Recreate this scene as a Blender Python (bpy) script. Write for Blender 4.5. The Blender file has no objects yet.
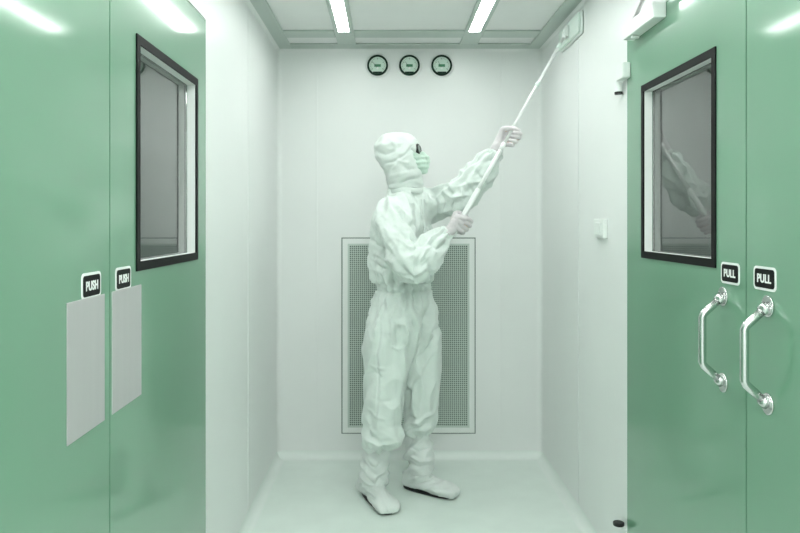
import bpy, bmesh, math, random
import numpy as np
from mathutils import Vector, Matrix, noise

random.seed(3)
S = bpy.context.scene
COL = S.collection
PI = math.pi

# ------------------------------------------------------------------ camera, world, exposure
F, VX, VY, EYE = 733.0, 387.0, 222.0, 1.375
cd = bpy.data.cameras.new('camera'); cam = bpy.data.objects.new('camera', cd); COL.objects.link(cam)
cam.location = (0, 0, EYE); cam.rotation_euler = (PI/2, 0, 0)
cd.sensor_width = 36; cd.lens = 36*F/800
cd.shift_x = (400-VX)/800; cd.shift_y = -(266.5-VY)/800
cd.clip_start = .05
S.camera = cam
W = bpy.data.worlds.new('world'); S.world = W; W.use_nodes = True
W.node_tree.nodes['Background'].inputs[0].default_value = (.8, .9, .85, 1)
W.node_tree.nodes['Background'].inputs[1].default_value = .05
S.view_settings.view_transform = 'Standard'; S.view_settings.look = 'None'
S.view_settings.gamma = 1; S.view_settings.use_curve_mapping = False
S.view_settings.exposure = 0.0
LAMP = 24.5          # strength of the ceiling light strips

def P(x, y, d):      # metres for a place seen along pixel x, y at distance d
    return Vector(((x-VX)*d/F, d, EYE+(VY-y)*d/F))

# ------------------------------------------------------------------ dimensions
XL, XR, YB, YF, H = -.640, .902, 4.27, -1.5, 2.38
DT = 2.09                                    # door height
LE, LS, LN = 2.59, 1.693, .80                # left doors: far edge, seam, near edge
RE, RS, RN = 2.755, 1.841, .93               # right doors

# ------------------------------------------------------------------ materials
def mat(name, col, rough=.5, metal=0, coat=0, coat_rough=.05, noise_amt=0, noise_scale=5, bump=0, bump_scale=60,
        trans=0, ior=1.45, emit=None, strength=0, sheen=0, spec=.5, stretch=None, rnoise=0):
    m = bpy.data.materials.new(name); m.use_nodes = True
    nt = m.node_tree; b = nt.nodes['Principled BSDF']
    b.inputs['Base Color'].default_value = (*col, 1)
    b.inputs['Roughness'].default_value = rough
    b.inputs['Metallic'].default_value = metal
    b.inputs['Coat Weight'].default_value = coat
    b.inputs['Coat Roughness'].default_value = coat_rough
    b.inputs['Coat IOR'].default_value = 1.55
    b.inputs['Transmission Weight'].default_value = trans
    b.inputs['IOR'].default_value = ior
    b.inputs['Specular IOR Level'].default_value = spec
    b.inputs['Sheen Weight'].default_value = sheen
    if emit:
        b.inputs['Emission Color'].default_value = (*emit, 1)
        b.inputs['Emission Strength'].default_value = strength
    tc = nt.nodes.new('ShaderNodeTexCoord'); mp = nt.nodes.new('ShaderNodeMapping')
    nt.links.new(tc.outputs['Object'], mp.inputs['Vector'])
    if stretch: mp.inputs['Scale'].default_value = stretch
    if noise_amt:
        n = nt.nodes.new('ShaderNodeTexNoise'); n.inputs['Scale'].default_value = noise_scale; n.inputs['Detail'].default_value = 4
        nt.links.new(mp.outputs[0], n.inputs['Vector'])
        mr = nt.nodes.new('ShaderNodeMapRange')
        mr.inputs['From Min'].default_value = .3; mr.inputs['From Max'].default_value = .7
        mr.inputs['To Min'].default_value = 1-noise_amt; mr.inputs['To Max'].default_value = 1+noise_amt
        nt.links.new(n.outputs['Fac'], mr.inputs['Value'])
        mx = nt.nodes.new('ShaderNodeVectorMath'); mx.operation = 'SCALE'; mx.inputs[0].default_value = col
        nt.links.new(mr.outputs[0], mx.inputs['Scale']); nt.links.new(mx.outputs[0], b.inputs['Base Color'])
    if bump:
        n = nt.nodes.new('ShaderNodeTexNoise'); n.inputs['Scale'].default_value = bump_scale; n.inputs['Detail'].default_value = 3
        nt.links.new(mp.outputs[0], n.inputs['Vector'])
        bp = nt.nodes.new('ShaderNodeBump'); bp.inputs['Strength'].default_value = bump; bp.inputs['Distance'].default_value = .01
        nt.links.new(n.outputs['Fac'], bp.inputs['Height']); nt.links.new(bp.outputs[0], b.inputs['Normal'])
    return m

M = {}
M['wall'] = mat('wall_panel', (.79, .813, .80), .36, noise_amt=.015, noise_scale=2)
M['floor'] = mat('vinyl_floor', (.74, .825, .775), .30, noise_amt=.03, noise_scale=6, bump=.02, bump_scale=120)
M['cove'] = mat('cove', (.76, .82, .785), .4)
M['ceil'] = mat('ceiling_panel', (.78, .80, .785), .5, noise_amt=.015)
M['cframe'] = mat('ceiling_frame', (.47, .54, .50), .35, metal=.2)
M['door'] = mat('green_enamel', (.142, .318, .205), .4, coat=1, coat_rough=.10, noise_amt=.02, noise_scale=3, bump=.015, bump_scale=4)
M['seam'] = mat('rubber_seal', (.10, .20, .14), .6)
M['black'] = mat('black_frame', (.008, .009, .009), .5, spec=.12)
M['white'] = mat('white_plastic', (.80, .84, .815), .35)
M['whitepaint'] = mat('white_reveal', (.82, .85, .83), .4)
M['glass'] = mat('window_glass', (.86, .9, .88), .0, trans=1, ior=1.7)
M['steel'] = mat('brushed_steel', (.66, .635, .65), .42, metal=.6, noise_amt=.015, noise_scale=40, stretch=(1, 1, .05))
M['chrome'] = mat('polished_steel', (.66, .67, .665), .25, metal=1)
M['signblack'] = mat('sign_black', (.008, .009, .009), .5, spec=.12)
M['signwhite'] = mat('sign_white', (.85, .87, .86), .4)
M['lamp'] = mat('lamp_diffuser', (.9, .95, .92), .5, emit=(.965, 1.0, .975), strength=LAMP)
M['fillpanel'] = mat('fill_panel_glow', (.9, .95, .92), .5, emit=(.965, 1.0, .975), strength=10.5)  # glow of the added fill panel behind the camera
M['hole'] = mat('vent_hole_shade', (.14, .20, .17), .7)  # dark tone put in for the shade behind the vent holes
M['grille'] = mat('vent_grille', (.55, .63, .58), .45)
M['ventframe'] = mat('vent_frame', (.78, .81, .79), .4)
M['ventedge'] = mat('vent_edge_dark', (.14, .19, .165), .6)
M['bezel'] = mat('gauge_bezel', (.006, .028, .015), .4, spec=.2)
M['dial'] = mat('gauge_dial', (.62, .76, .67), .4)
M['dialink'] = mat('gauge_ink', (.06, .14, .09), .5)
M['dialgreen'] = mat('gauge_label', (.05, .22, .11), .5)
M['suit'] = mat('coverall_fabric', (.67, .735, .70), .62, bump=.12, bump_scale=160, sheen=.15)
M['hood'] = mat('hood_fabric', (.655, .71, .68), .60, bump=.12, bump_scale=160, sheen=.15)
M['boot'] = mat('boot_fabric', (.70, .74, .72), .6, bump=.12, bump_scale=160)
M['sole'] = mat('black_sole', (.008, .009, .009), .6)
M['glove'] = mat('latex_glove', (.60, .57, .585), .42, bump=.05, bump_scale=90)
M['skin'] = mat('skin', (.62, .45, .37), .5, noise_amt=.04)
M['mask'] = mat('mask_fabric', (.53, .67, .585), .6, bump=.1, bump_scale=200)
M['lens'] = mat('goggle_lens', (.015, .018, .016), .12)
M['glint'] = mat('goggle_glass', (.22, .25, .235), .15)
M['pole'] = mat('pole_white', (.84, .87, .85), .3)
M['mophead'] = mat('mop_plate', (.70, .80, .745), .4)
M['pad'] = mat('mop_pad', (.80, .85, .82), .8, bump=.3, bump_scale=300)
M['dark'] = mat('black_rubber', (.01, .01, .01), .5)
M['corr'] = mat('corridor_paint', (.42, .44, .43), .7)

# ------------------------------------------------------------------ helpers
def link(name, bm, m, parent=None, smooth=False):
    me = bpy.data.meshes.new(name); bm.to_mesh(me); bm.free()
    return link_me(name, me, m, parent, smooth)
def link_me(name, me, m, parent=None, smooth=False):
    me.materials.clear(); me.materials.append(m)
    if smooth:
        for p in me.polygons: p.use_smooth = True
    o = bpy.data.objects.new(name, me); COL.objects.link(o)
    if parent:
        o.parent = parent
        o.matrix_parent_inverse = Matrix.Identity(4)
        o.location = -parent.location      # meshes are written in world coordinates
        if parent.parent: o.location = (0, 0, 0)
    return o
def struct(name, bm, m, smooth=False):
    o = link(name, bm, m, None, smooth); o['kind'] = 'structure'; return o
def empty(name, loc, label=None, cat=None, group=None):
    o = bpy.data.objects.new(name, None); COL.objects.link(o); o.location = loc
    o.empty_display_size = .05
    if label: o['label'] = label
    if cat: o['category'] = cat
    if group: o['group'] = group
    return o
def box(bm, x0, x1, y0, y1, z0, z1, bev=0, seg=2):
    r = bmesh.ops.create_cube(bm, size=1)
    vs = r['verts']
    for v in vs:
        v.co = Vector(((x0+x1)/2+v.co.x*(x1-x0), (y0+y1)/2+v.co.y*(y1-y0), (z0+z1)/2+v.co.z*(z1-z0)))
    if bev:
        es = list({e for v in vs for e in v.link_edges})
        bmesh.ops.bevel(bm, geom=es, offset=bev, segments=seg, affect='EDGES', profile=.5)
    return bm
def nb(): return bmesh.new()
def bx(*a, **k): return box(nb(), *a, **k)
def frame_of(d, ref=None):
    d = d.normalized()
    ref = ref or (Vector((0, 0, 1)) if abs(d.z) < .9 else Vector((1, 0, 0)))
    u = (ref - d*ref.dot(d)).normalized()
    return u, d.cross(u).normalized()
def rings(bm, rs, cap=True):
    prev = None; allv = []
    for pts in rs:
        cur = [bm.verts.new(p) for p in pts]
        if prev:
            n = len(cur)
            for i in range(n):
                bm.faces.new((prev[i], prev[(i+1) % n], cur[(i+1) % n], cur[i]))
        allv.append(cur); prev = cur
    if cap:
        bm.faces.new(list(reversed(allv[0]))); bm.faces.new(allv[-1])
    return bm
def ell(c, u, v, a, b, n=24, p=1.0):
    out = []
    for i in range(n):
        t = 2*PI*i/n; ct, st = math.cos(t), math.sin(t)
        out.append(c + u*(a*math.copysign(abs(ct)**p, ct)) + v*(b*math.copysign(abs(st)**p, st)))
    return out
def tube(bm, pts, rad, n=16, ref=None, ratio=1.0):
    """round tube through pts with a radius per point; both ends closed"""
    pts = [Vector(p) for p in pts]
    if not hasattr(rad, '__len__'): rad = [rad]*len(pts)
    rs = []; lastu = ref
    for i, p in enumerate(pts):
        d = (pts[min(i+1, len(pts)-1)] - pts[max(i-1, 0)])
        u, v = frame_of(d, lastu); lastu = u
        rs.append(ell(p, u, v, rad[i], rad[i]*ratio, n))
    return rings(bm, rs)
def limb(bm, pts, rad, n=20, ref=None, ratio=1.0):
    """tube with rounded ends and smooth path"""
    pts = [Vector(p) for p in pts]; k = len(pts)
    P2, R2 = [], []
    steps = 6
    for i in range(k-1):
        p0, p1, p2, p3 = pts[max(i-1, 0)], pts[i], pts[i+1], pts[min(i+2, k-1)]
        r0, r1, r2, r3 = rad[max(i-1, 0)], rad[i], rad[i+1], rad[min(i+2, k-1)]
        for s in range(steps + (i == k-2)):
            t = s/steps
            f = lambda a, b, c, d: .5*((2*b)+(c-a)*t+(2*a-5*b+4*c-d)*t*t+(3*b-a-3*c+d)*t**3)
            P2.append(Vector([f(p0[j], p1[j], p2[j], p3[j]) for j in range(3)])); R2.append(max(.002, f(r0, r1, r2, r3)))
    d0 = (P2[0]-P2[1]).normalized(); d1 = (P2[-1]-P2[-2]).normalized()
    A = [(P2[0]+d0*R2[0]*math.sin(a), R2[0]*math.cos(a)) for a in (1.45, 1.1, .7, .35)]
    B = [(P2[-1]+d1*R2[-1]*math.sin(a), R2[-1]*math.cos(a)) for a in (.35, .7, 1.1, 1.45)]
    P3 = [a[0] for a in A]+P2+[b[0] for b in B]; R3 = [a[1] for a in A]+R2+[b[1] for b in B]
    return tube(bm, P3, R3, n, ref, ratio)
def disc(bm, c, axis, r, th, n=40, bev=0):
    axis = Vector(axis).normalized(); c = Vector(c)
    u, v = frame_of(axis)
    if bev: prof = [(0, r-bev), (0, r-bev), (bev*.4, r-bev*.3), (bev, r), (th-bev, r), (th-bev*.4, r-bev*.3), (th, r-bev)]
    else: prof = [(0, r), (th, r)]
    return rings(bm, [ell(c+axis*t, u, v, q, q, n) for t, q in prof])
def lathe(bm, c, axis, prof, n=48):
    """ring shape: closed profile of (along, radius) turned about axis"""
    axis = Vector(axis).normalized(); c = Vector(c); u, v = frame_of(axis)
    rs = [ell(c+axis*t, u, v, q, q, n) for t, q in prof]
    rings(bm, rs+[rs[0]], cap=False)
    bmesh.ops.remove_doubles(bm, verts=bm.verts, dist=1e-5)
    return bm
def sweep(bm, prof, ax0, ax1, fn):
    """prof: list of 2D points, fn(p, t) -> 3D; closed prism from t=ax0 to ax1"""
    return rings(bm, [[fn(p, ax0) for p in prof], [fn(p, ax1) for p in prof]])
def fixn(bm):
    bmesh.ops.recalc_face_normals(bm, faces=bm.faces); return bm

# ------------------------------------------------------------------ room shell
T = .05
struct('floor', bx(XL-T, XR+T, YF-T, YB+T, -.05, 0), M['floor'])
struct('wall_back', bx(XL-T, XR+T, YB, YB+T, 0, H+.08), M['wall'])
struct('wall_front', bx(XL-T, XR+T, YF-T, YF, 0, H+.08), M['wall'])
bm = nb()
box(bm, XL-T, XL, LE, YB, 0, H+.08); box(bm, XL-T, XL, LN, LE, DT, H+.08); box(bm, XL-T, XL, YF, LN, 0, H+.08)
struct('wall_left', bm, M['wall'])
bm = nb()
box(bm, XR, XR+T, RE, YB, 0, H+.08); box(bm, XR, XR+T, RN, RE, DT, H+.08); box(bm, XR, XR+T, YF, RN, 0, H+.08)
struct('wall_right', bm, M['wall'])
# panel joints: slim cover strips on the walls
ti = 1
def joint(b):
    global ti
    struct('trim_%d' % ti, b, M['wall']); ti += 1
joint(bx(XL, XL+.0025, 3.37, 3.382, .045, H-.02, bev=.001))
joint(bx(XR-.0025, XR, 3.45, 3.462, .045, H-.02, bev=.001))
joint(bx(-.415, -.403, YB-.0025, YB, .045, H-.02, bev=.001))
joint(bx(.66, .672, YB-.0025, YB, .045, H-.02, bev=.001))

def cove_prof(r, n=8):
    pts = [(0, 0)]
    for i in range(n+1):
        a = (PI/2)*i/n
        pts.append((r-r*math.sin(a), r-r*math.cos(a)))     # from (r,0) to (0,r), hollow towards the room
    return pts
CR = .045
pr = cove_prof(CR)
def bb(name, fn, a, b): struct(name, fixn(sweep(nb(), pr, a, b, fn)), M['cove'])
bb('baseboard_back', lambda p, t: Vector((t, YB-p[0], p[1])), XL+.001, XR-.001)
bb('baseboard_left', lambda p, t: Vector((XL+p[0], t, p[1])), LE+.005, YB-.001)
bb('baseboard_right', lambda p, t: Vector((XR-p[0], t, p[1])), RE+.005, YB-.001)
CV = .032
pv = cove_prof(CV)
def tr(fn, a, b, m='wall'):
    global ti
    struct('trim_%d' % ti, fixn(sweep(nb(), pv, a, b, fn)), M[m]); ti += 1
tr(lambda p, t: Vector((XL+p[0], YB-p[1], t)), .04, H-.01)
tr(lambda p, t: Vector((XR-p[0], YB-p[1], t)), .04, H-.01)
pv = cove_prof(.018)
tr(lambda p, t: Vector((t, YB-p[0], H-p[1])), XL, XR)
tr(lambda p, t: Vector((XL+p[0], t, H-p[1])), YF, YB)
tr(lambda p, t: Vector((XR-p[0], t, H-p[1])), YF, YB)
# door jambs
for (x0, x1, e0, e1) in ((XL-.045, XL-.004, LN, LE), (XR+.004, XR+.045, RN, RE)):
    b = nb(); box(b, x0, x1, e1-.0, e1+.012, 0, DT+.012); box(b, x0, x1, e0-.012, e0, 0, DT+.012); box(b, x0, x1, e0, e1, DT, DT+.012)
    struct('trim_%d' % ti, b, M['whitepaint']); ti += 1

# ceiling: recessed panels between a grid of flat metal members
struct('ceiling', bx(XL-T, XR+T, YF-T, YB+T, H+.010, H+.08), M['ceil'])
LXS = (-.228, .462); BW = .052
b = nb()
box(b, XL, XL+.09, YF, YB, H, H+.010, bev=.004); box(b, XR-.09, XR, YF, YB, H, H+.010, bev=.004)
box(b, XL+.09, XR-.09, YB-.115, YB, H, H+.010, bev=.004)
xs = [XL+.09]+[q for x in LXS for q in (x-BW, x+BW)]+[XR-.09]
for i in (0, 2, 4):
    box(b, xs[i], xs[i+1], 3.868, 4.0, H, H+.010, bev=.004)
    box(b, xs[i], xs[i+1], 1.2, 1.32, H, H+.010, bev=.004)
for x in LXS:
    box(b, x-BW, x+BW, 3.885, YB-.115, H, H+.010, bev=.004)
    box(b, x-BW, x-.033, YF, 3.885, H, H+.010, bev=.003); box(b, x+.033, x+BW, YF, 3.885, H, H+.010, bev=.003)
o = struct('trim_%d' % ti, b, M['cframe']); ti += 1
for x, wh in ((LXS[0], 'nearer the push doors, above and left of the hooded worker'), (LXS[1], 'nearer the pull doors, left of the raised mop')):
    t = empty('ceiling_light', (x, 1.2, H+.0095), 'long recessed white strip light '+wh, 'ceiling light', 'strip lights in the ceiling')
    hb = nb(); box(hb, x-.033, x-.029, YF+.01, 3.883, H+.001, H+.0095); box(hb, x+.029, x+.033, YF+.01, 3.883, H+.001, H+.0095)
    box(hb, x-.029, x+.029, 3.878, 3.883, H+.001, H+.0095); box(hb, x-.033, x+.033, YF+.01, 3.883, H+.008, H+.0095)
    link('housing', hb, M['white'], t)
    link('diffuser', bx(x-.029, x+.029, YF+.012, 3.877, H+.002, H+.0075, bev=.001), M['lamp'], t)

b = bx(.131-.3, .131+.3, -1.35, -.15, H-.006, H+.0005, bev=.002)  # unseen glowing panel added behind the camera for frontal fill
o = link('fill_panel', b, M['fillpanel'], bpy.data.objects['ceiling'])
# rooms beyond the doors
for nm, x0, x1 in (('wall_beyond_left', XL-1.3, XL-T), ('wall_beyond_right', XR+T, XR+1.3)):
    b = nb(); s = -1 if x0 < 0 else 1
    xa = x0 if s < 0 else x1
    box(b, xa-.02, xa+.02, YF, YB+.5, 0, H)
    box(b, x0, x1, YF-.04, YF, 0, H); box(b, x0, x1, YB+.5, YB+.54, 0, H)
    box(b, x0, x1, YF, YB+.5, -.05, -.01); box(b, x0, x1, YF, YB+.5, H, H+.04)
    struct(nm, b, M['corr'])

for x in (XL-.7, XR+.7):  # fill lights added beyond the doors so the windows don't go black
    ld = bpy.data.lights.new('corridor_fill', 'AREA'); ld.shape = 'RECTANGLE'; ld.size = .3; ld.size_y = 2; ld.energy = 9
    lo = bpy.data.objects.new('corridor_fill', ld); COL.objects.link(lo); lo.location = (x, 2.6, H-.02)

# ------------------------------------------------------------------ lettering
def letters(txt, height, mtx, name, m, parent, depth=.0008, bold=.035, fit=None):
    cu = bpy.data.curves.new('t', 'FONT'); cu.body = txt; cu.align_x = 'CENTER'; cu.align_y = 'CENTER'
    cu.size = 1; cu.extrude = .02; cu.offset = bold; cu.space_character = 1.06
    o = bpy.data.objects.new('t', cu); COL.objects.link(o)
    dg = bpy.context.evaluated_depsgraph_get(); me = bpy.data.meshes.new_from_object(o.evaluated_get(dg))
    bpy.data.objects.remove(o)
    co = np.array([v.co[:] for v in me.vertices]); mn, mx = co.min(0), co.max(0); c = (mn+mx)/2
    sy = height/(mx[1]-mn[1]); sx = (fit/(mx[0]-mn[0])) if fit else sy
    for v in me.vertices:
        v.co = mtx @ Vector(((v.co.x-c[0])*sx, (v.co.y-c[1])*sy, depth if v.co.z > 0 else 0))
    me.update()
    return link_me(name, me, m, parent)
def rrect(w, h, r, n=6):
    out = []
    for cx, cy, a0 in ((w/2-r, h/2-r, 0), (-w/2+r, h/2-r, PI/2), (-w/2+r, -h/2+r, PI), (w/2-r, -h/2+r, 3*PI/2)):
        for i in range(n+1):
            a = a0+PI/2*i/n; out.append((cx+r*math.cos(a), cy+r*math.sin(a)))
    return out
def plate_mesh(mtx, w, h, r, t0, t1):
    return fixn(rings(nb(), [[mtx @ Vector((x, y, t)) for x, y in rrect(w, h, r)] for t in (t0, t1)]))

# ------------------------------------------------------------------ doors
LT = .042      # leaf thickness
def ringbox(b, x0, x1, y0, y1, z0, z1, w):
    box(b, x0, x1, y0, y0+w, z0, z1); box(b, x0, x1, y1-w, y1, z0, z1)
    box(b, x0, x1, y0+w, y1-w, z0, z0+w); box(b, x0, x1, y0+w, y1-w, z1-w, z1)
def leaf(idx, side, y0, y1, win=None, swap=False):
    """side -1: left wall, +1: right wall; front skin is flush with the wall"""
    xf = XL if side < 0 else XR
    xa, xb = (xf-LT, xf) if side < 0 else (xf, xf+LT)
    b = nb(); g = .0025
    Y0, Y1, Z0, Z1 = y0+g, y1-g, .006, DT-.004
    if win:
        wy0, wy1, wz0, wz1 = win
        box(b, xa, xb, Y0, wy0, Z0, Z1); box(b, xa, xb, wy1, Y1, Z0, Z1)
        box(b, xa, xb, wy0, wy1, Z0, wz0); box(b, xa, xb, wy0, wy1, wz1, Z1)
        bmesh.ops.remove_doubles(b, verts=b.verts, dist=1e-5)
    else:
        box(b, xa, xb, Y0, Y1, Z0, Z1, bev=.0015)
    d = struct('door_%d' % idx, b, M['door'])
    def X(a): return xf - side*a        # a = distance out into the room
    def mm(a0, a1): return (min(X(a0), X(a1)), max(X(a0), X(a1)))
    if win:
        fr = nb(); w = .024; x0, x1 = mm(0, .004)
        for (a, bb_, c, e) in ((wy0, wy0+w, wz0, wz1), (wy1-w, wy1, wz0, wz1), (wy0+w, wy1-w, wz0, wz0+w), (wy0+w, wy1-w, wz1-w, wz1)):
            box(fr, x0, x1, a, bb_, c, e)
        f = link('window_frame', fr, M['black'], d)
        rv = nb(); x0, x1 = mm(-.027, -.0005); q = .012
        iy0, iy1, iz0, iz1 = wy0+w, wy1-w, wz0+w, wz1-w
        for (a, bb_, c, e) in ((iy0-q, iy0, iz0-q, iz1+q), (iy1, iy1+q, iz0-q, iz1+q), (iy0, iy1, iz0-q, iz0), (iy0, iy1, iz1, iz1+q)):
            box(rv, x0, x1, a, bb_, c, e)
        link('window_reveal', rv, M['whitepaint'], d)
        sp = nb(); x0, x1 = mm(-LT+.001, -.0345)
        ringbox(sp, x0, x1, iy0-.012, iy1+.012, iz0-.012, iz1+.012, .0135)
        link('pane_spacer', sp, M['black'], d)
        x0, x1 = mm(-.034, -.028)
        link('window_pane', bx(x0, x1, iy0+.001, iy1-.001, iz0+.001, iz1-.001), M['glass'], d)
    return d
def sign(d, side, txt, y, z):
    xf = XL if side < 0 else XR
    if side < 0: mtx = Matrix(((0, 0, 1, xf), (1, 0, 0, y), (0, 1, 0, z), (0, 0, 0, 1)))      # text runs to +Y, facing +X
    else: mtx = Matrix(((0, 0, -1, xf), (-1, 0, 0, y), (0, 1, 0, z), (0, 0, 0, 1)))
    s = link(txt.lower()+'_sign', plate_mesh(mtx, .104, .057, .012, 0, .0015), M['signwhite'], d)
    link('sign_face', plate_mesh(mtx, .091, .045, .008, .0015, .0022), M['signblack'], s)
    letters(txt, .021, mtx @ Matrix.Translation((0, 0, .0022)), 'lettering', M['signwhite'], s, bold=.03, fit=.064)
def push_plate(d, y0, y1):
    link('push_plate', bx(XL, XL+.0022, y0, y1, .927, 1.213, bev=.0009), M['steel'], d)
def handle(d, y):
    b = nb(); z0, z1 = .945, 1.176; r = .0102; pts = []
    x0 = XR-.004; xo = XR-.058
    key = [(x0, z1), (xo+.004, z1-.046), (xo, z1-.055), (xo, z0+.055), (xo+.004, z0+.046), (x0, z0)]
    h = link('pull_handle', tube(b, [Vector((x, y, z)) for x, z in key], r, 20, ref=Vector((0, 1, 0))), M['chrome'], d, True)
    for z in (z0, z1):
        q = disc(nb(), (XR, y, z), (-1, 0, 0), .026, .006, 36, bev=.002)
        link('rosette', q, M['chrome'], h)
        n_ = nb(); tube(n_, [Vector((XR-.004, y, z)), Vector((XR-.018, y, z-(.012 if z > 1 else -.012)))], [.0150, .0125], 20)
        link('collar', n_, M['chrome'], h, True)

d1 = leaf(1, -1, LN, LS); sign(d1, -1, 'PUSH', 1.585, 1.238); push_plate(d1, 1.463, 1.657)
d2 = leaf(2, -1, LS, LE, (1.868, 2.470, 1.249, 1.856)); sign(d2, -1, 'PUSH', 1.777, 1.238); push_plate(d2, 1.703, 1.905)
d3 = leaf(3, 1, RS, RE, (2.007, 2.592, 1.249, 1.856)); sign(d3, 1, 'PULL', 1.925, 1.240); handle(d3, 1.962)
d4 = leaf(4, 1, RN, RS); sign(d4, 1, 'PULL', 1.749, 1.240); handle(d4, 1.731)
for d in (d1, d2):
    pass
link('door_seal', bx(XL-.03, XL-.002, LS-.0022, LS+.0022, .008, DT-.006), M['seam'], d1)
link('door_seal', bx(XR+.002, XR+.03, RS-.0022, RS+.0022, .008, DT-.006), M['seam'], d4)

# door closer on the windowed pull door
b = nb(); box(b, XR-.043, XR, 2.365, 2.67, 2.036, 2.088, bev=.004)
cl = link('door_closer', b, M['white'], d3)
b = nb(); disc(b, (XR-.022, 2.60, 2.036), (0, 0, -1), .014, .010, 24, bev=.002)
link('closer_spindle', b, M['white'], cl)
b = nb(); disc(b, (XR-.022, 2.60, 2.088), (0, 0, 1), .012, .016, 24)
tube(b, [Vector((XR-.022, 2.60, 2.10)), Vector((XR-.085, 2.30, 2.108))], [.007, .006], 12)
tube(b, [Vector((XR-.085, 2.30, 2.114)), Vector((XR-.006, 2.10, 2.116))], [.006, .006], 12)
link('closer_arm', b, M['steel'], cl)
b = bx(XR-.012, XR, 2.07, 2.14, 2.10, 2.13, bev=.002); link('arm_bracket', b, M['steel'], cl)

# ------------------------------------------------------------------ objects on the walls
# door contact beside the pull doors
t = empty('door_sensor', (XR, RE+.03, 1.88), 'small white door contact box with black-tipped cylinder beside the windowed pull door', 'door sensor')
link('sensor_box', bx(XR-.030, XR, RE-.042, RE+.040, 1.910, 1.968, bev=.004), M['white'], t)
b = disc(nb(), (XR-.017, RE+.046, 1.908), (0, 0, -1), .0145, .036, 28, bev=.001); link('sensor_cylinder', b, M['white'], t)
b = disc(nb(), (XR-.017, RE+.046, 1.872), (0, 0, -1), .0155, .009, 28, bev=.001); link('cylinder_cap', b, M['dark'], t)
# light switch
yy = XR*F/(603-VX); zz = EYE+(VY-228.5)*yy/F
t = empty('light_switch', (XR, yy, zz), 'small white rectangular light switch on the right wall', 'switch')
link('switch_plate', bx(XR-.020, XR, yy-.066, yy+.066, zz-.040, zz+.040, bev=.003), M['white'], t)
link('rocker', bx(XR-.025, XR-.019, yy-.030, yy+.030, zz-.026, zz+.026, bev=.002), M['white'], t)
# bumper low on the wall
t = empty('door_bumper', (XR, 2.785, .22), 'small black round bumper low on the right wall beside the windowed pull door', 'door bumper')
b = nb(); disc(b, (XR-.022, 2.785, .222), (0, 0, 1), .021, .014, 28, bev=.003); link('rubber_disc', b, M['dark'], t)
b = bx(XR-.012, XR, 2.770, 2.800, .212, .224, bev=.001); link('wall_bracket', b, M['white'], t)

# air return grille
x0, x1 = P(341.5, 0, YB).x, P(475.5, 0, YB).x; z1, z0 = P(0, 237.5, YB).z, P(0, 433.5, YB).z
t = empty('air_vent', ((x0+x1)/2, YB, z0), 'large upright perforated air return grille on the back wall behind the worker', 'air vent')
def ringframe(b, x0, x1, z0, z1, w, y0, y1, bev=0):
    box(b, x0, x0+w, y0, y1, z0, z1, bev=bev); box(b, x1-w, x1, y0, y1, z0, z1, bev=bev)
    box(b, x0+w, x1-w, y0, y1, z0, z0+w, bev=bev); box(b, x0+w, x1-w, y0, y1, z1-w, z1, bev=bev)
b = nb(); ringframe(b, x0, x1, z0, z1, .006, YB-.003, YB); link('dark_edge', b, M['ventedge'], t)  # thin dark border round the vent frame
b = nb(); ringframe(b, x0+.006, x1-.006, z0+.006, z1-.006, .030, YB-.010, YB, bev=.002); link('frame', b, M['ventframe'], t)
gx0, gx1, gz0, gz1 = x0+.036, x1-.036, z0+.036, z1-.036
b = nb(); ringframe(b, gx0, gx1, gz0, gz1, .012, YB-.007, YB-.0005); link('inner_frame', b, M['grille'], t)
link('filter', bx(gx0+.01, gx1-.01, YB-.0025, YB-.0005, gz0+.01, gz1-.01), M['hole'], t)  # dark sheet painted as the shaded recess behind the mesh
b = nb(); gx0 += .012; gx1 -= .012; gz0 += .012; gz1 -= .012
nx = 60; nz = 92
for i in range(1, nx):
    x = gx0+(gx1-gx0)*i/nx; box(b, x-.0018, x+.0018, YB-.0062, YB-.0032, gz0, gz1)
for i in range(1, nz):
    z = gz0+(gz1-gz0)*i/nz; box(b, gx0, gx1, YB-.0058, YB-.0034, z-.0018, z+.0018)
link('perforated_mesh', b, M['grille'], t)

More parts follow.
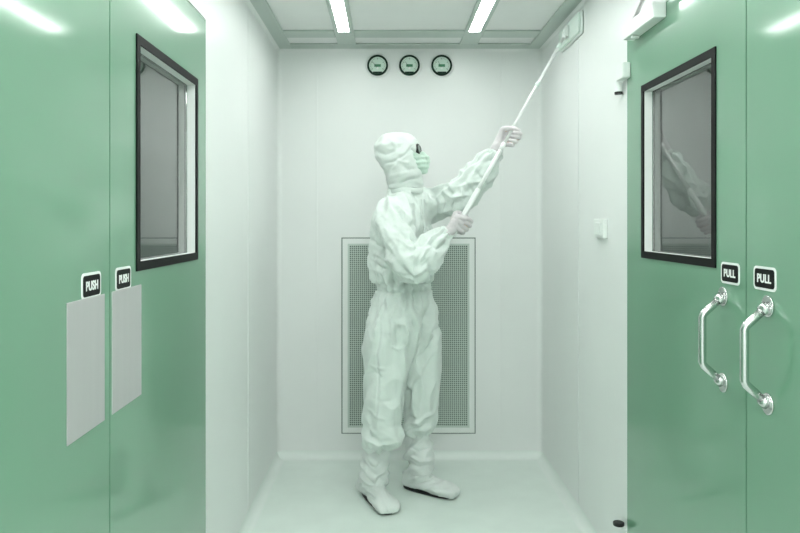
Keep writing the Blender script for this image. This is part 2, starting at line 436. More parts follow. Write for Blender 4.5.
# pressure gauges
def gauge(px, label, ang):
    c = P(px, 65.6, YB)
    t = empty('pressure_gauge', c, label, 'pressure gauge', 'pressure gauges above the vent')
    ax = (0, -1, 0)
    link('flange', lathe(nb(), c, ax, [(0, .050), (0, .072), (.004, .071), (.005, .062)]), M['wall'], t, True)
    bz = lathe(nb(), c, ax, [(0, .049), (0, .061), (.014, .0605), (.020, .057), (.020, .053), (.012, .049)])
    link('bezel', bz, M['bezel'], t, True)
    link('dial', disc(nb(), c, ax, .050, .010, 48), M['dial'], t)
    y = c.y-.0102
    b = nb()
    for k in range(21):
        a = math.radians(215-250*k/20)
        r0 = .034 if k % 5 == 0 else .038; r1 = .043; w = .0009 if k % 5 else .0014
        dx, dz = math.cos(a), math.sin(a); px_, pz_ = -dz*w, dx*w
        vs = [b.verts.new((c.x+dx*r+s*px_, y, c.z+dz*r+s*pz_)) for r, s in ((r0, -1), (r1, -1), (r1, 1), (r0, 1))]
        b.faces.new(vs)
    r = bmesh.ops.extrude_face_region(b, geom=b.faces[:])
    bmesh.ops.translate(b, verts=[v for v in r['geom'] if isinstance(v, bmesh.types.BMVert)], vec=(0, -.0006, 0))
    link('scale_marks', fixn(b), M['dialink'], t)
    link('dial_label', bx(c.x-.019, c.x+.019, y-.0008, y, c.z-.009, c.z+.006, bev=.0003), M['dialgreen'], t)
    link('mounting_tab', bx(c.x-.026, c.x+.026, y-.0045, y, c.z-.050, c.z-.037, bev=.002), M['bezel'], t)
    b = nb(); a = math.radians(ang); d = Vector((math.cos(a), 0, math.sin(a))); base = Vector((c.x, y-.0035, c.z-.018))
    tube(b, [base-d*.006, base+d*.048], [.0018, .0007], 8); link('needle', b, M['dialink'], t)
    link('needle_hub', disc(nb(), base+Vector((0, .0035, 0)), ax, .0065, .006, 20, bev=.001), M['white'], t)
gauge(377.6, 'round dark-rimmed pressure gauge on the back wall, left of the other two', 128)
gauge(409.4, 'round dark-rimmed pressure gauge on the back wall, middle of the three', 122)
gauge(441.6, 'round dark-rimmed pressure gauge on the back wall, nearest the mop pole', 118)

# ------------------------------------------------------------------ the mop
A = Vector((.332, 3.45, 1.355)); Bp = Vector((.873, 3.555, 2.297)); K = (Bp-A).normalized()
t = empty('flat_mop', A, 'white flat mop on a long pole held against the top of the right wall', 'mop')
a0 = A-K*.055
PR = .0115
b = nb(); tube(b, [a0, a0+K*.004, A+K*.19, A+K*.20, A+K*.205], [.010, .0135, .0135, .0125, .010], 20); link('grip', b, M['pole'], t, True)
b = nb(); tube(b, [A+K*.19, A+K*.45], [.0098, .0098], 18); tube(b, [A+K*.42, A+K*.46], [.0112, .0112], 18); link('outer_tube', b, M['pole'], t, True)
b = nb(); tube(b, [A+K*.44, Bp-K*.03], [.0070, .0070], 16); link('inner_tube', b, M['pole'], t, True)
b = nb(); cc = Bp-K*.30; tube(b, [cc-K*.012, cc+K*.012], [.0105, .0105], 16); link('collar', b, M['mophead'], t, True)
b = nb(); cc = Bp-K*.08; tube(b, [cc-K*.015, cc+K*.015], [.0100, .0100], 16); link('collar', b, M['mophead'], t, True)
hy = 3.555
hd = link('mop_head', bx(XR-.026, XR-.014, hy-.19, hy+.19, 2.247, 2.340, bev=.004), M['mophead'], t)
link('mop_pad', bx(XR-.0142, XR-.001, hy-.20, hy+.20, 2.240, 2.347, bev=.006, seg=3), M['pad'], t)
b = nb(); box(b, XR-.042, XR-.026, hy-.032, hy+.032, 2.268, 2.322, bev=.004); tube(b, [Vector((XR-.04, hy-.022, 2.295)), Vector((XR-.04, hy+.022, 2.295))], .010, 16)
tube(b, [Bp-K*.035, Vector((XR-.040, hy, 2.297))], [.009, .010], 16)
link('swivel_joint', b, M['white'], t)

# ------------------------------------------------------------------ the person
s_ax = Vector((.605, .796, 0)).normalized(); f_ax = Vector((.796, -.605, 0)).normalized(); UP = Vector((0, 0, 1))
person = empty('person', (.06, 3.63, 0), 'person in white hooded coverall, mask and gloves holding up a mop with both hands', 'person')

def remesh(bm, vox, it=4, fac=.5):
    me = bpy.data.meshes.new('tmp'); fixn(bm); bm.to_mesh(me); bm.free()
    o = bpy.data.objects.new('tmp', me); COL.objects.link(o)
    r = o.modifiers.new('r', 'REMESH'); r.mode = 'VOXEL'; r.voxel_size = vox
    if it:
        s = o.modifiers.new('s', 'SMOOTH'); s.iterations = it; s.factor = fac
    dg = bpy.context.evaluated_depsgraph_get(); dg.update()
    out = bpy.data.meshes.new_from_object(o.evaluated_get(dg))
    bpy.data.objects.remove(o); bpy.data.meshes.remove(me)
    return out
def soften(me, it=2, fac=.5):
    o = bpy.data.objects.new('tmp', me); COL.objects.link(o)
    m_ = o.modifiers.new('s', 'SMOOTH'); m_.iterations = it; m_.factor = fac
    dg = bpy.context.evaluated_depsgraph_get(); dg.update()
    out = bpy.data.meshes.new_from_object(o.evaluated_get(dg))
    bpy.data.objects.remove(o)
    return out
def stack(bm, rows, u, v, n=40, p=1.0):
    return rings(bm, [ell(c, u, v, a, b, n, p) for c, a, b in rows])
def dense(rows, k=4):
    out = []
    m = len(rows)
    for i in range(m-1):
        r = [rows[max(i-1, 0)], rows[i], rows[i+1], rows[min(i+2, m-1)]]
        for s in range(k + (i == m-2)):
            t_ = s/k
            f = lambda a, b, c, d: (.5*((2*b)+(c-a)*t_+(2*a-5*b+4*c-d)*t_*t_+(3*b-a-3*c+d)*t_**3))
            out.append((Vector([f(*[q[0][j] for q in r]) for j in range(3)]), f(*[q[1] for q in r]), f(*[q[2] for q in r])))
    return out

# joints
SHN, ELN, WRN = Vector((.035, 3.515, 1.415)), P(413, 264, 3.36), P(444, 235, 3.425)
SHF, ELF, WRF = Vector((.205, 3.735, 1.455)), P(460, 195, 3.62), P(495, 155, 3.535)
TD = 3.63
def TP(x, y): return P(x, y, TD)

# --- body under the clothes, one continuous figure
b = nb()
stack(b, dense([(TP(402, 345), .11, .08), (TP(403, 325), .135, .095), (TP(403, 290), .115, .08), (TP(402, 250), .13, .09),
                (TP(403, 222), .135, .08), (TP(405, 207), .10, .065), (TP(406, 198), .06, .055)]), s_ax, f_ax)
hc = P(401, 158, 3.62)
limb(b, [TP(405, 205), P(405, 190, 3.625), hc+Vector((-.01, 0, -.02))], [.058, .055, .06])
limb(b, [SHN, ELN, WRN], [.050, .038, .026]); limb(b, [SHF, ELF, WRF], [.050, .038, .026])
limb(b, [P(392, 335, 3.62), P(386, 392, 3.57), P(375, 482, 3.625)], [.070, .050, .034])
limb(b, [P(414, 335, 3.69), P(421, 392, 3.71), P(419, 470, 3.745)], [.070, .050, .034])
hf = Vector((.975, -.13, .16)).normalized(); hs = Vector((0, 0, 1)).cross(hf).normalized(); hu = hf.cross(hs).normalized()
def HP(f, s, u): return hc + hf*f + hs*s + hu*u
def blob(bm, c, a, b_, c_, U=hf, V=hs, Wv=hu, n=20):
    rr = []
    for i in range(1, 14):
        th = PI*i/14; rr.append(ell(c+Wv*(-c_*math.cos(th)), U, V, a*math.sin(th), b_*math.sin(th), n))
    rings(bm, rr)
blob(b, HP(0, 0, .02), .094, .072, .098)                 # skull
blob(b, HP(.035, 0, -.035), .062, .056, .072)            # jaw
blob(b, HP(.080, 0, -.080), .020, .024, .018)            # chin
limb(b, [HP(.092, 0, .018), HP(.112, 0, -.018)], [.010, .014])      # nose
blob(b, HP(.090, 0, -.050), .012, .026, .010)            # lips
blob(b, HP(.082, 0, .034), .014, .052, .012)             # brow
for q in (-1, 1): blob(b, HP(0, q*.074, -.01), .016, .008, .03)      # ears
for (heel, toe) in ((Vector((-.115, 3.705, .04)), Vector((0, 3.45, .028))), (Vector((.105, 3.775, .04)), Vector((.32, 3.645, .028)))):
    limb(b, [heel*.85+toe*.15+Vector((0, 0, .008)), (heel+toe)/2+Vector((0, 0, .004)), heel*.2+toe*.8], [.022, .022, .013])
# hands under the gloves
hands = []
def hand(center, k, m_, e, wd, wrist, scale=1.0):
    """chains of (points, radii) for a hand closed round the pole"""
    k = k.normalized(); m_ = (m_ - k*m_.dot(k)).normalized(); e = e.normalized()
    wd = wd.normalized()
    def qw(a, b_, c): return center + k*a + m_*b_ + wd*c
    def q(a, b_, c): return center + k*(a*scale) + m_*(b_*scale) + e*(c*scale)
    ch = []
    offs = (.034, .0125, -.0095, -.030)
    ln = (1.0, 1.08, 1.0, .85)
    for o_, l in zip(offs, ln):
        ch.append(([q(o_*.8, .030, -.020), q(o_, .031, .016), q(o_, .022, .040*l), q(o_-.001, -.003, .046*l), q(o_-.002, -.024, .028*l), q(o_-.003, -.0255, .004)],
                   [.0115, .0112, .0102, .0096, .0090, .0078]))
    palm = [([q(.026, .032, .012), q(.018, .032, -.016), qw(.0, .028, -.050)+e*.008], [.0145, .0175, .020]),
            ([q(.0, .033, .012), q(.0, .033, -.018), qw(-.002, .028, -.052)], [.0145, .0185, .021]),
            ([q(-.026, .031, .010), q(-.020, .031, -.014), qw(-.0, .028, -.050)-e*.006], [.0135, .0170, .020])]
    thumb = ([qw(.008, .024, -.034)-e*.008, q(.036, .012, -.034), q(.050, -.010, -.018), q(.050, -.024, .006), q(.047, -.024, .022)], [.0165, .0145, .0118, .0108, .0085])
    wr = ([qw(0, .028, -.045), qw(0, .026, -.062), wrist], [.023, .024, .026])
    return ch, palm, thumb, wr
def hand_bm(h, grow, b):
    ch, palm, thumb, wr = h
    for pts, r in ch+palm+[thumb, wr]: limb(b, pts, [x+grow for x in r], 16)
# near (lower) hand: back of the hand to the viewer; far (upper) hand: fingers to the viewer
hN = hand(A+K*.012, K, Vector((-.25, -1, .0)), Vector((.86, .05, -.35)), Vector((.70, .15, .62)), WRN+(WRN-ELN).normalized()*-.03)
gU = A + K*((EYE+(VY-138)*3.50/F - A.z)/K.z)
hF_ = hand(gU, K, Vector((-.35, 1, .1)), Vector((.85, -.15, -.20)), Vector((.62, -.05, .70)), WRF+(WRF-ELF).normalized()*-.03)
hand_bm(hN, -.0022, b); hand_bm(hF_, -.0022, b)
me = remesh(b, .0055, 2)
body = link_me('body', me, M['skin'], person, True)

for h in (hN, hF_):
    g = nb(); hand_bm(h, 0, g)
    w = h[3][0][-1]
    me = remesh(g, .0021, 2)
    new = [v.co + v.normal*(noise.noise(v.co*95)*.0007+noise.noise(v.co*40)*.001) for v in me.vertices]
    for v, q in zip(me.vertices, new): v.co = q
    link_me('glove', me, M['glove'], person, True)

# --- fold helpers
def ridge(v, octs=2):
    r = 0; a = 1; tot = 0
    for _ in range(octs):
        n_ = 1-abs(noise.noise(v))*2.2
        r += a*n_; tot += a; a *= .45; v = v*2.03+Vector((3.1, 1.7, 5.2))
    return r/tot
def seg_t(p, a, b_):
    d = b_-a; t_ = (p-a).dot(d)/d.length_squared
    t_ = max(0, min(1, t_)); c = a+d*t_
    return t_, (p-c).length, c
def bump01(x, c, w): return math.exp(-((x-c)/w)**2)

# --- coverall
b = nb()
rows = [(TP(402, 362), .090, .050), (TP(402, 352), .125, .085), (TP(402.5, 338), .168, .125), (TP(403, 322), .184, .148), (TP(403.5, 306), .176, .146), (TP(403.8, 296), .160, .132),
        (TP(404, 289), .150, .120), (TP(404, 284), .150, .120), (TP(403, 277), .164, .134), (TP(401.5, 266), .176, .146), (TP(401.5, 250), .170, .142), (TP(402, 235), .168, .136),
        (TP(402, 222), .172, .132), (TP(403.5, 212), .160, .120), (TP(405, 203), .122, .102), (TP(406, 196), .092, .090), (TP(406, 189), .080, .082)]
stack(b, dense(rows), s_ax, f_ax, p=.92)
LN_ = [P(388, 332, 3.575), P(386, 365, 3.56), P(384, 398, 3.55), P(383, 428, 3.55), P(384, 444, 3.55), P(381, 451, 3.565)]
LF_ = [P(416, 332, 3.69), P(421, 365, 3.70), P(421, 398, 3.71), P(421, 416, 3.72), P(420, 428, 3.725), P(420, 434, 3.73)]
rn, rf = [.125, .108, .101, .103, .096, .070], [.122, .104, .095, .094, .086, .066]
limb(b, LN_[:3]+[P(383, 418, 3.55)], rn[:3]+[.101]); limb(b, LF_[:3]+[P(420, 404, 3.715)], rf[:3]+[.093])
limb(b, [P(404, 335, 3.63), P(407, 365, 3.63), P(406, 382, 3.63)], [.12, .085, .05])
stack(b, dense([(P(384, 405, 3.55), .096, .092), (P(383, 425, 3.55), .101, .096), (P(383, 438, 3.55), .099, .095), (P(382.5, 445, 3.55), .086, .084), (P(381, 449, 3.555), .066, .066), (P(380, 451, 3.56), .056, .058)]), Vector((1, 0, .20)).normalized(), Vector((0, 1, 0)))
stack(b, dense([(P(421, 395, 3.71), .090, .088), (P(420.5, 412, 3.715), .093, .092), (P(420, 422, 3.72), .090, .088), (P(420, 428, 3.725), .078, .078), (P(420, 432, 3.73), .062, .064), (P(420, 434, 3.73), .054, .056)]), Vector((1, 0, .32)).normalized(), Vector((0, 1, 0)))
CUFN = WRN - (WRN-ELN).normalized()*.0; CUFF = WRF
ms = (SHN+ELN)/2+Vector((-.026, -.01, -.005))
limb(b, [SHN+Vector((.035, .05, .02)), SHN+Vector((0, 0, -.01)), ms, ELN+Vector((-.004, 0, -.004)), (ELN+WRN)/2+Vector((.004, 0, -.008)), WRN-(WRN-ELN)*.12, WRN], [.085, .090, .086, .084, .072, .052, .038])
limb(b, [SHF+Vector((-.04, -.06, .01)), SHF+Vector((0, 0, -.005)), (SHF+ELF)/2+Vector((0, 0, .004)), ELF, (ELF+WRF)/2+Vector((.002, 0, -.006)), WRF-(WRF-ELF)*.10, WRF], [.085, .082, .078, .078, .068, .050, .036])
me = remesh(b, .0042, 18)
def arm_folds(p, a, e, w, d):
    t1, d1_, c1 = seg_t(p, a, e); t2, d2_, c2 = seg_t(p, e, w)
    if d2_ < d1_: L = (e-a).length + t2*(w-e).length; c = c2; ax = (w-e).normalized(); T_ = 1+t2
    else: L = t1*(e-a).length; c = c1; ax = (e-a).normalized(); T_ = t1
    r = p-c; r = r-ax*r.dot(ax); u, v = frame_of(ax); th = math.atan2(r.dot(v), r.dot(u))
    q = Vector((L*14+math.sin(th+1)*1.3, math.cos(th)*.6, math.sin(th)*.6))
    ring_f = ridge(q+Vector((7, 2, 1)), 1)*.016-.003
    q2 = Vector((L*4, math.cos(th)*1.6, math.sin(th)*1.6))
    long_f = ridge(q2, 1)*.018-.005
    wr_ = bump01(T_, 1.05, .45)+.9*bump01(T_, 1.8, .35)
    cuff = max(0, (T_-1.8)/.2)
    return ring_f*min(1, wr_+.25)*(1-cuff*.8) + long_f
wz = TP(404, 286).z
# sewn and pressed creases: (points as seen from the front, width, height), all on the side facing the viewer
CR_ = [([(391, 204), (400, 213), (412, 226)], .010, -.016), ([(396, 203), (406, 212), (416, 225)], .009, .010),
       ([(398, 231), (408, 238), (421, 243)], .010, -.016), ([(396, 238), (410, 247), (421, 249)], .009, .009),
       ([(417, 265), (424, 254), (429, 247)], .008, .010), ([(422, 268), (430, 258), (434, 248)], .008, -.010),
       ([(379, 222), (384, 240), (396, 256)], .012, .008), ([(430, 244), (436, 250), (441, 247)], .007, -.008),
       ([(433, 193), (437, 205), (438, 219)], .007, -.009), ([(441, 192), (444, 203), (443, 213)], .007, -.008), ([(449, 189), (453, 200), (451, 212)], .008, -.010),
       ([(423, 196), (426, 215), (425, 232)], .007, -.007), ([(417, 205), (419, 220), (418, 235)], .006, .006),
       ([(466, 182), (472, 190), (476, 200)], .008, -.011), ([(475, 172), (482, 178), (487, 186)], .008, -.009), ([(460, 186), (463, 196), (462, 206)], .008, .008),
       ([(371, 238), (377, 246), (384, 249)], .008, -.012), ([(372, 262), (379, 268), (387, 268)], .008, -.012), ([(373, 254), (382, 257), (390, 262)], .008, .010),
       ([(396, 272), (404, 277), (412, 279)], .008, -.012), ([(391, 268), (392, 276), (390, 285)], .006, -.010), ([(428, 262), (430, 273), (428, 284)], .006, -.010),
       ([(432, 293), (430, 317), (424, 340), (411, 376), (406, 405), (402, 430)], .012, -.036), ([(436, 300), (434, 322), (427, 340)], .007, .010),
       ([(440, 322), (430, 348), (420, 365)], .008, -.016), ([(437, 345), (428, 362), (418, 378)], .008, .008),
       ([(389, 290), (381, 317), (379, 342), (376, 362), (378, 390), (375, 425)], .006, -.008), ([(384, 298), (377, 318), (375, 342)], .006, .006),
       ([(399, 293), (400, 305), (402, 318)], .005, -.008), ([(407, 293), (407, 305), (405, 312)], .005, -.008), ([(413, 293), (415, 303), (420, 312)], .005, -.007),
       ([(391, 347), (399, 350), (405, 346)], .006, .007), ([(366, 362), (374, 368), (384, 369)], .007, .006), ([(364, 374), (372, 372), (382, 378)], .008, -.006), ([(394, 300), (390, 320), (392, 338)], .007, .007), ([(404, 318), (408, 332), (406, 350)], .008, .008), ([(398, 322), (397, 335), (400, 345)], .008, -.008), ([(412, 318), (416, 330), (414, 345)], .008, -.008), ([(370, 398), (382, 402), (392, 401)], .010, -.004), ([(366, 408), (374, 416), (386, 420)], .009, .006),
       ([(363, 425), (370, 437), (380, 441)], .008, -.012), ([(366, 438), (380, 446), (398, 440)], .007, .010), ([(364, 415), (368, 428), (376, 434)], .008, .008),
       ([(404, 424), (418, 422), (434, 412)], .008, .010), ([(403, 432), (416, 428), (434, 421)], .008, -.012), ([(402, 405), (408, 417), (418, 419)], .008, -.010)]
CR_ = [([Vector(q).to_2d() for q in c[0]], c[1]*205, c[2]) for c in CR_]
HC_ = [([(374, 150), (384, 155), (396, 150), (404, 142)], .010, -.007), ([(375, 145), (386, 145), (396, 141)], .010, .006),
       ([(383, 164), (393, 162), (406, 154), (414, 146)], .007, -.009), ([(394, 158), (402, 162), (410, 163)], .007, .005), ([(398, 184), (410, 180), (421, 178)], .007, -.009),
       ([(388, 177), (399, 174), (410, 172)], .009, .007), ([(391, 170), (397, 165), (398, 158)], .007, .005), ([(402, 166), (409, 170), (417, 168)], .008, -.006),
       ([(380, 158), (383, 167), (387, 172)], .008, .005), ([(389, 137), (396, 146), (394, 155)], .008, .004)]
HC_ = [([Vector(q).to_2d() for q in c[0]], c[1]*205, c[2]) for c in HC_]
def creases(p, CR_=CR_):
    q = Vector((VX+p.x*F/p.y, VY-(p.z-EYE)*F/p.y)); t_ = 0
    for pts, w, h_ in CR_:
        lo = min(a.x for a in pts)-3*w; hi = max(a.x for a in pts)+3*w
        if q.x < lo or q.x > hi or q.y < pts[0].y-40 and q.y < min(a.y for a in pts)-3*w: continue
        best = 1e9; n_ = len(pts)-1; tt = 0
        for i in range(n_):
            a, b_ = pts[i], pts[i+1]; d = b_-a
            k = (q-a).dot(d)/d.length_squared; k = max(0, min(1, k)); e = (q-a-d*k).length
            if e < best: best = e; tt = (i+k)/n_
        if best < 3*w: t_ += h_*math.exp(-(best/w)**2)*min(1, 4*min(tt, 1-tt)+.25)
    return t_
def displace(me):
    n = len(me.vertices); new = []
    tc = TP(402, 286)
    for v in me.vertices:
        p = v.co; z = p.z
        dN = min(seg_t(p, SHN, ELN)[1], seg_t(p, ELN, WRN)[1]); dF = min(seg_t(p, SHF, ELF)[1], seg_t(p, ELF, WRF)[1])
        rel = Vector((p.x-tc.x, p.y-tc.y, 0)); th = math.atan2(rel.dot(s_ax), rel.dot(f_ax))
        d = 0
        armw = 0
        if z > 1.1 or dN < .095:
            armw = max(0, min(1, (.115-min(dN, dF))/.035))
            if armw > 0:
                d += armw*(arm_folds(p, SHN, ELN, WRN, d) if dN < dF else arm_folds(p, SHF, ELF, WRF, d))
        bw = 1-armw
        if bw > 0:
            tw = max(0, min(1, (z-.70)/.16))
            if tw > 0:     # torso and hips
                g = bump01(z, wz, .085)
                gath = math.sin(th*17+3*noise.noise(Vector((th*1.5, z*9, 0))))*.017*g*(1-.7*bump01(z, wz, .012))
                band = -.012*bump01(z, wz+.016, .007) - .012*bump01(z, wz-.018, .007)
                q = Vector((math.cos(th)*1.7+z*2.2, math.sin(th)*1.7, z*6.5))
                fold = (ridge(q)*.026 + ridge(Vector((math.cos(th)*2.2+4, math.sin(th)*2.2, z*15+th*1.2)))*.014*(bump01(z, wz+.07, .07)))*(1-g*.4)-.011
                d += bw*tw*(gath+fold+band)
            if z < .88:
                tN, eN, cN = seg_t(p, LN_[0], LN_[3]); tF, eF, cF = seg_t(p, LF_[0], LF_[3])
                c = cN if eN < eF else cF; sd = 0 if eN < eF else 9
                th2 = math.atan2(p.y-c.y, p.x-c.x)
                w = max(0, min(1, (.88-z)/.12))
                q = Vector((math.cos(th2)*1.3+sd, math.sin(th2)*1.3, z*5+math.sin(th2+sd)*.9))
                q3 = Vector((math.cos(th2)*1.0, math.sin(th2)*1.0+sd, z*17))
                zb = .31
                d += w*(ridge(q, 1)*.018 -.007+ ridge(q3, 1)*.011*bump01(z, zb+.02, .07) + math.sin(th2*13+sd)*.004*bump01(z, zb-.01, .03))
        d += (ridge(p*14, 2)*.006-.002)*(.45 if z < .85 else 1)
        if v.normal.y < .25: d += creases(p)
        new.append(p + v.normal*(d-.006))
    for v, q in zip(me.vertices, new): v.co = q
    me.update()
displace(me); me = soften(me, 2)
# a light smoothing keeps the crests soft
suit = link_me('coverall', me, M['suit'], person, True)
def surf_x(o_me, test): pass

# waistband elastic rows are in the mesh; zip flap down the chest
from mathutils.bvhtree import BVHTree
bvh = BVHTree.FromPolygons([v.co for v in me.vertices], [p.vertices[:] for p in me.polygons])
def strip(path, w, off, th_, aim):
    """ribbon laid on the suit along world points, projected along aim"""
    b = nb(); L_ = []
    for i, p in enumerate(path):
        hit = bvh.ray_cast(p-aim*.6, aim)
        if hit[0] is None: continue
        L_.append((hit[0], hit[1]))
    # smooth path
    for _ in range(3):
        L_ = [L_[0]]+[((L_[i-1][0]+L_[i][0]*2+L_[i+1][0])/4, L_[i][1]) for i in range(1, len(L_)-1)]+[L_[-1]]
    rs = []
    for i, (p, n_) in enumerate(L_):
        d = (L_[min(i+1, len(L_)-1)][0]-L_[max(i-1, 0)][0]).normalized(); nn = -aim; sd = d.cross(nn).normalized()
        q = p+nn*off
        rs.append([q-sd*w-nn*th_, q+sd*w-nn*th_, q+sd*w*.9+nn*th_, q-sd*w*.9+nn*th_])
    return fixn(rings(b, rs))
path = [TP(417-(y-196)*.02, y)+f_ax*.0 for y in np.linspace(197, 282, 40)]
path = [Vector((TP(405, y).x, TP(405, y).y, TP(405, y).z))+s_ax*.0+Vector((0, 0, 0)) for y in np.linspace(199, 282, 40)]
zf = link('zip_flap', strip(path, .013, .002, .003, -f_ax), M['suit'], person, True)
b = nb(); limb(b, [path[2]+f_ax*.0, path[2]], [.003, .003]); b.free()

# collar round the neck
cc_ = P(406, 190, 3.625)
b = lathe(nb(), cc_-UP*.018, UP, [(0, .070), (.0, .084), (.012, .085), (.026, .083), (.029, .079), (.02, .074)], 48)
me = bpy.data.meshes.new('collar'); fixn(b).to_mesh(me); b.free()
for v in me.vertices:
    th = math.atan2(v.co.y-cc_.y, v.co.x-cc_.x); v.co.z += .004*math.sin(th*3+1)
link_me('collar', me, M['suit'], person, True)

# cuffs
for (e_, w_) in ((ELN, WRN), (ELF, WRF)):
    ax = (w_-e_).normalized(); c = w_-ax*.006
    b = lathe(nb(), c, ax, [(-.02, .026), (-.024, .036), (-.004, .034), (.004, .038), (.012, .036), (.018, .039), (.026, .034), (.028, .028)], 40)
    me = bpy.data.meshes.new('cuff'); fixn(b).to_mesh(me); b.free()
    u, v_ = frame_of(ax)
    for v in me.vertices:
        r = v.co-c; th = math.atan2(r.dot(v_), r.dot(u)); v.co += (r-ax*r.dot(ax)).normalized()*(.0018*math.sin(th*14))
    link_me('cuff', me, M['suit'], person, True)

# --- hood
b = nb()
hx = Vector((1, -.12, 0)).normalized(); hyv = Vector((.12, 1, 0)).normalized()
HR = [(133.6, 399, 8, .034), (135.2, 398.5, 15, .064), (139, 397, 19.8, .083), (146, 395.8, 22.2, .096), (156, 396.8, 21.8, .100), (164, 400, 20.8, .100), (171, 402.5, 19.5, .097),
      (177, 404, 18.6, .094), (183, 405, 18, .090), (189, 405.5, 16.5, .082)]
stack(b, dense([(P(x, y, 3.62), h*3.62/F, w) for y, x, h, w in HR]), hx, hyv, n=48, p=.9)
me = remesh(b, .0042, 3)
hb0 = P(398, 158, 3.62)
new = []
for v in me.vertices:
    p = v.co.copy(); rel = p-hb0; th = math.atan2(rel.y, rel.x)
    q = Vector((rel.x*6+rel.z*5, rel.y*6, rel.z*9-rel.x*5))
    d = ridge(q)*.012 -.002 + (creases(p, HC_) if v.normal.y < .3 else 0)
    band = -.002*bump01(p.z, P(0, 183, 3.62).z+rel.x*.25, .006)
    new.append(p+v.normal*(d-.005+band))
for v, q in zip(me.vertices, new): v.co = q
me.update(); me = soften(me, 2)
hood = link_me('hood', me, M['hood'], person, True)
# elastic rim of the face opening
rim = []
for i in range(40):
    a = 2*PI*i/40
    rim.append(HP(.078-.020*abs(math.sin(a))*(1 if math.sin(a) < 0 else .5)-.018*math.cos(a)**2, .064*math.cos(a), -.012+.085*math.sin(a)))
b = nb(); rs = []
for i, p in enumerate(rim):
    d = rim[(i+1) % 40]-rim[i-1]; u, v_ = frame_of(d, hf); rs.append(ell(p-hf*.012, u, v_, .005, .005, 10))
rings(b, rs+[rs[0]], cap=False); bmesh.ops.remove_doubles(b, verts=b.verts, dist=1e-5)
link('hood_rim', fixn(b), M['hood'], hood, True)
# goggles
b = nb(); blob(b, HP(.068, 0, .030), .034, .072, .036)
me = remesh(b, .003, 2)
gg = link_me('goggles', me, M['hood'], person, True)
for q in (-1, 1):
    c = HP(.0935, q*.036, .0245); nrm = (hf*.93+hs*q*.30+hu*.06).normalized(); u = hu; v_ = nrm.cross(u).normalized()
    b = rings(nb(), [ell(c+nrm*t_, u, v_, .027*r, .024*r, 32) for t_, r in ((-.006, 1.0), (.003, 1.0), (.005, .93))])
    ln_ = link('goggle_rim', fixn(b), M['lens'], gg, True)
    b = rings(nb(), [ell(c+nrm*t_, u, v_, .019*r, .012*r, 32) for t_, r in ((.004, 1), (.007, .95), (.0085, .6))])
    link('lens', fixn(b), M['glint'], ln_, True)
# face mask
b = nb()
blob(b, HP(.078, 0, -.042), .050, .056, .052)
blob(b, HP(.066, 0, -.010), .044, .064, .036)
limb(b, [HP(.098, 0, .000), HP(.118, 0, -.030), HP(.100, 0, -.078)], [.018, .022, .022])
me = remesh(b, .003, 3)
new = [v.co + v.normal*(.0018*math.sin((v.co-hc).dot(hu)*260)+.001*noise.noise(v.co*60)) for v in me.vertices]
for v, q in zip(me.vertices, new): v.co = q
me.update()
mk = link_me('face_mask', me, M['mask'], person, True)

# --- boot covers
BC_ = [([(362, 468), (367, 478), (374, 484), (381, 479), (388, 468)], .008, -.013), ([(363, 462), (368, 472), (375, 478), (382, 472), (387, 462)], .007, .009),
       ([(366, 455), (371, 466), (376, 468), (383, 458)], .006, -.007), ([(361, 491), (368, 494), (376, 500)], .007, -.012), ([(362, 486), (371, 489), (379, 494)], .006, .007),
       ([(379, 490), (384, 500), (389, 511)], .007, .006), ([(386, 488), (390, 500), (393, 508)], .006, -.005),
       ([(407, 463), (420, 467), (434, 464)], .007, -.013), ([(407, 456), (420, 461), (434, 459)], .007, .010), ([(410, 446), (418, 452), (432, 447)], .007, -.007),
       ([(407, 486), (420, 483), (432, 476), (438, 471)], .007, -.011), ([(406, 481), (418, 477), (430, 471)], .006, .008), ([(424, 489), (438, 484), (446, 480)], .007, .006), ([(432, 490), (444, 489), (452, 486)], .006, -.006)]
BC_ = [([Vector(q).to_2d() for q in c[0]], c[1]*200, c[2]) for c in BC_]
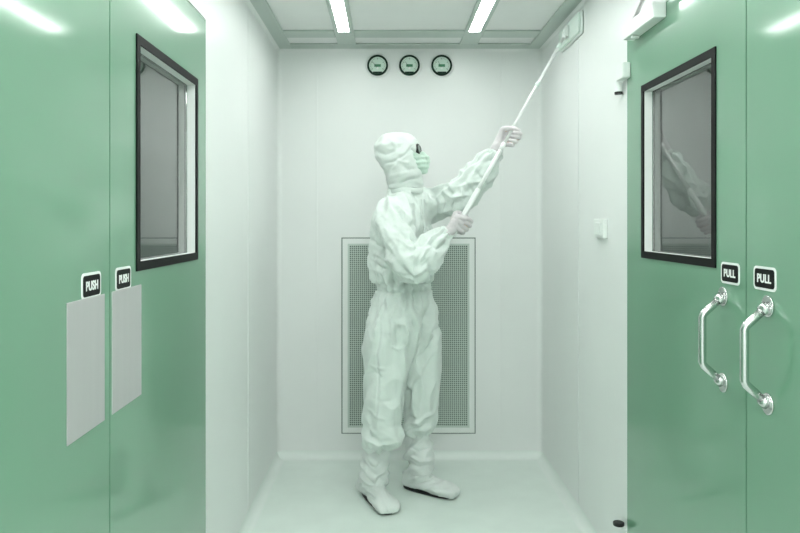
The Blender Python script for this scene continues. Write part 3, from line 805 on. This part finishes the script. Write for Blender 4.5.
def boot(shaft, rad, heel, toe, seed):
    b = nb()
    limb(b, shaft, rad, 28)
    d = (toe-heel); L_ = d.length; d.normalize(); sd = d.cross(UP).normalized()
    prof = [(-.01, .030, .030, .045), (.04, .043, .050, .060), (.25, .047, .062, .072), (.42, .048, .050, .060), (.62, .056, .037, .046), (.82, .061, .030, .036), (.95, .054, .022, .027), (1.0, .036, .014, .020)]
    rws = dense([(heel+d*(L_*s)+UP*cz, w, hh) for s, w, hh, cz in prof])
    rings(b, [ell(c, sd, UP, a, max(.008, b_), 32, .9) for c, a, b_ in rws])
    ank = shaft[-1]
    limb(b, [ank+UP*.02, ank-UP*.02+d*.01, heel+d*(L_*.45)+UP*.055], [rad[-1], rad[-1]*1.05, .045])
    me = remesh(b, .0038, 4)
    new = []
    for v in me.vertices:
        p = v.co.copy(); c = ank
        th = math.atan2(p.y-c.y, p.x-c.x)
        q = Vector((math.cos(th)*.6+seed, math.sin(th)*.6, p.z*15+math.sin(th+seed)*1.0))
        w = .25+.75*max(0, min(1, (p.z-.06)/.05))
        f_ = (ridge(q, 1)*.017-.003)*w
        al = (p-heel).dot(d); sdv = (p-heel).dot(sd)
        f_ += ridge(Vector((al*9+seed, sdv*22, p.z*8)))*.008*(1-.7*max(0, min(1, (p.z-.09)/.06)))
        f_ += noise.noise(p*50)*.0015
        p2 = p+v.normal*(f_-.004)
        p2.z = max(p2.z, .013)
        if v.normal.y < .3: p2 = p2+v.normal*creases(p, BC_)
        p2.z = max(p2.z, .013)
        new.append(p2)
    for v, q in zip(me.vertices, new): v.co = q
    me.update(); me = soften(me, 2)
    o = link_me('boot_cover', me, M['boot'], person, True)
    out = []
    for i in range(40):
        a = 2*PI*i/40; x_ = math.cos(a); y_ = math.sin(a)
        tt = (x_+1)/2; w = .030+.020*tt*1.0-.006*math.sin(tt*PI)
        out.append((heel.x, heel.y, x_, y_, w, tt))
    rs = []
    for z_, g in ((0.0, .88), (.004, .95), (.013, .98), (.016, .94)):
        rs.append([Vector((heel.x, heel.y, z_)) + d*(L_*.5+(L_*.5+(.014 if x_ < 0 else -.006))*x_*g) + sd*(w*g*math.copysign(abs(y_)**.8, y_)*1.08) for _, _, x_, y_, w, _ in out])
    link('sole', fixn(rings(nb(), rs)), M['sole'], o, True)
    # elastic tie at the top
    return o
z0v = lambda v: Vector((v.x, v.y, 0))
boot([P(377, 444, 3.58), P(375.5, 458, 3.60), P(374.5, 470, 3.61), P(374.5, 480, 3.62), P(374, 487, 3.63)], [.050, .060, .067, .062, .045],
     Vector((-.118, 3.715, 0)), Vector((.020, 3.425, 0)), 1.3)
boot([P(419, 428, 3.73), P(419, 442, 3.735), P(420, 455, 3.74), P(420, 463, 3.74), P(417.5, 471, 3.75)], [.050, .064, .078, .066, .047],
     Vector((.095, 3.785, 0)), Vector((.345, 3.640, 0)), 5.7)
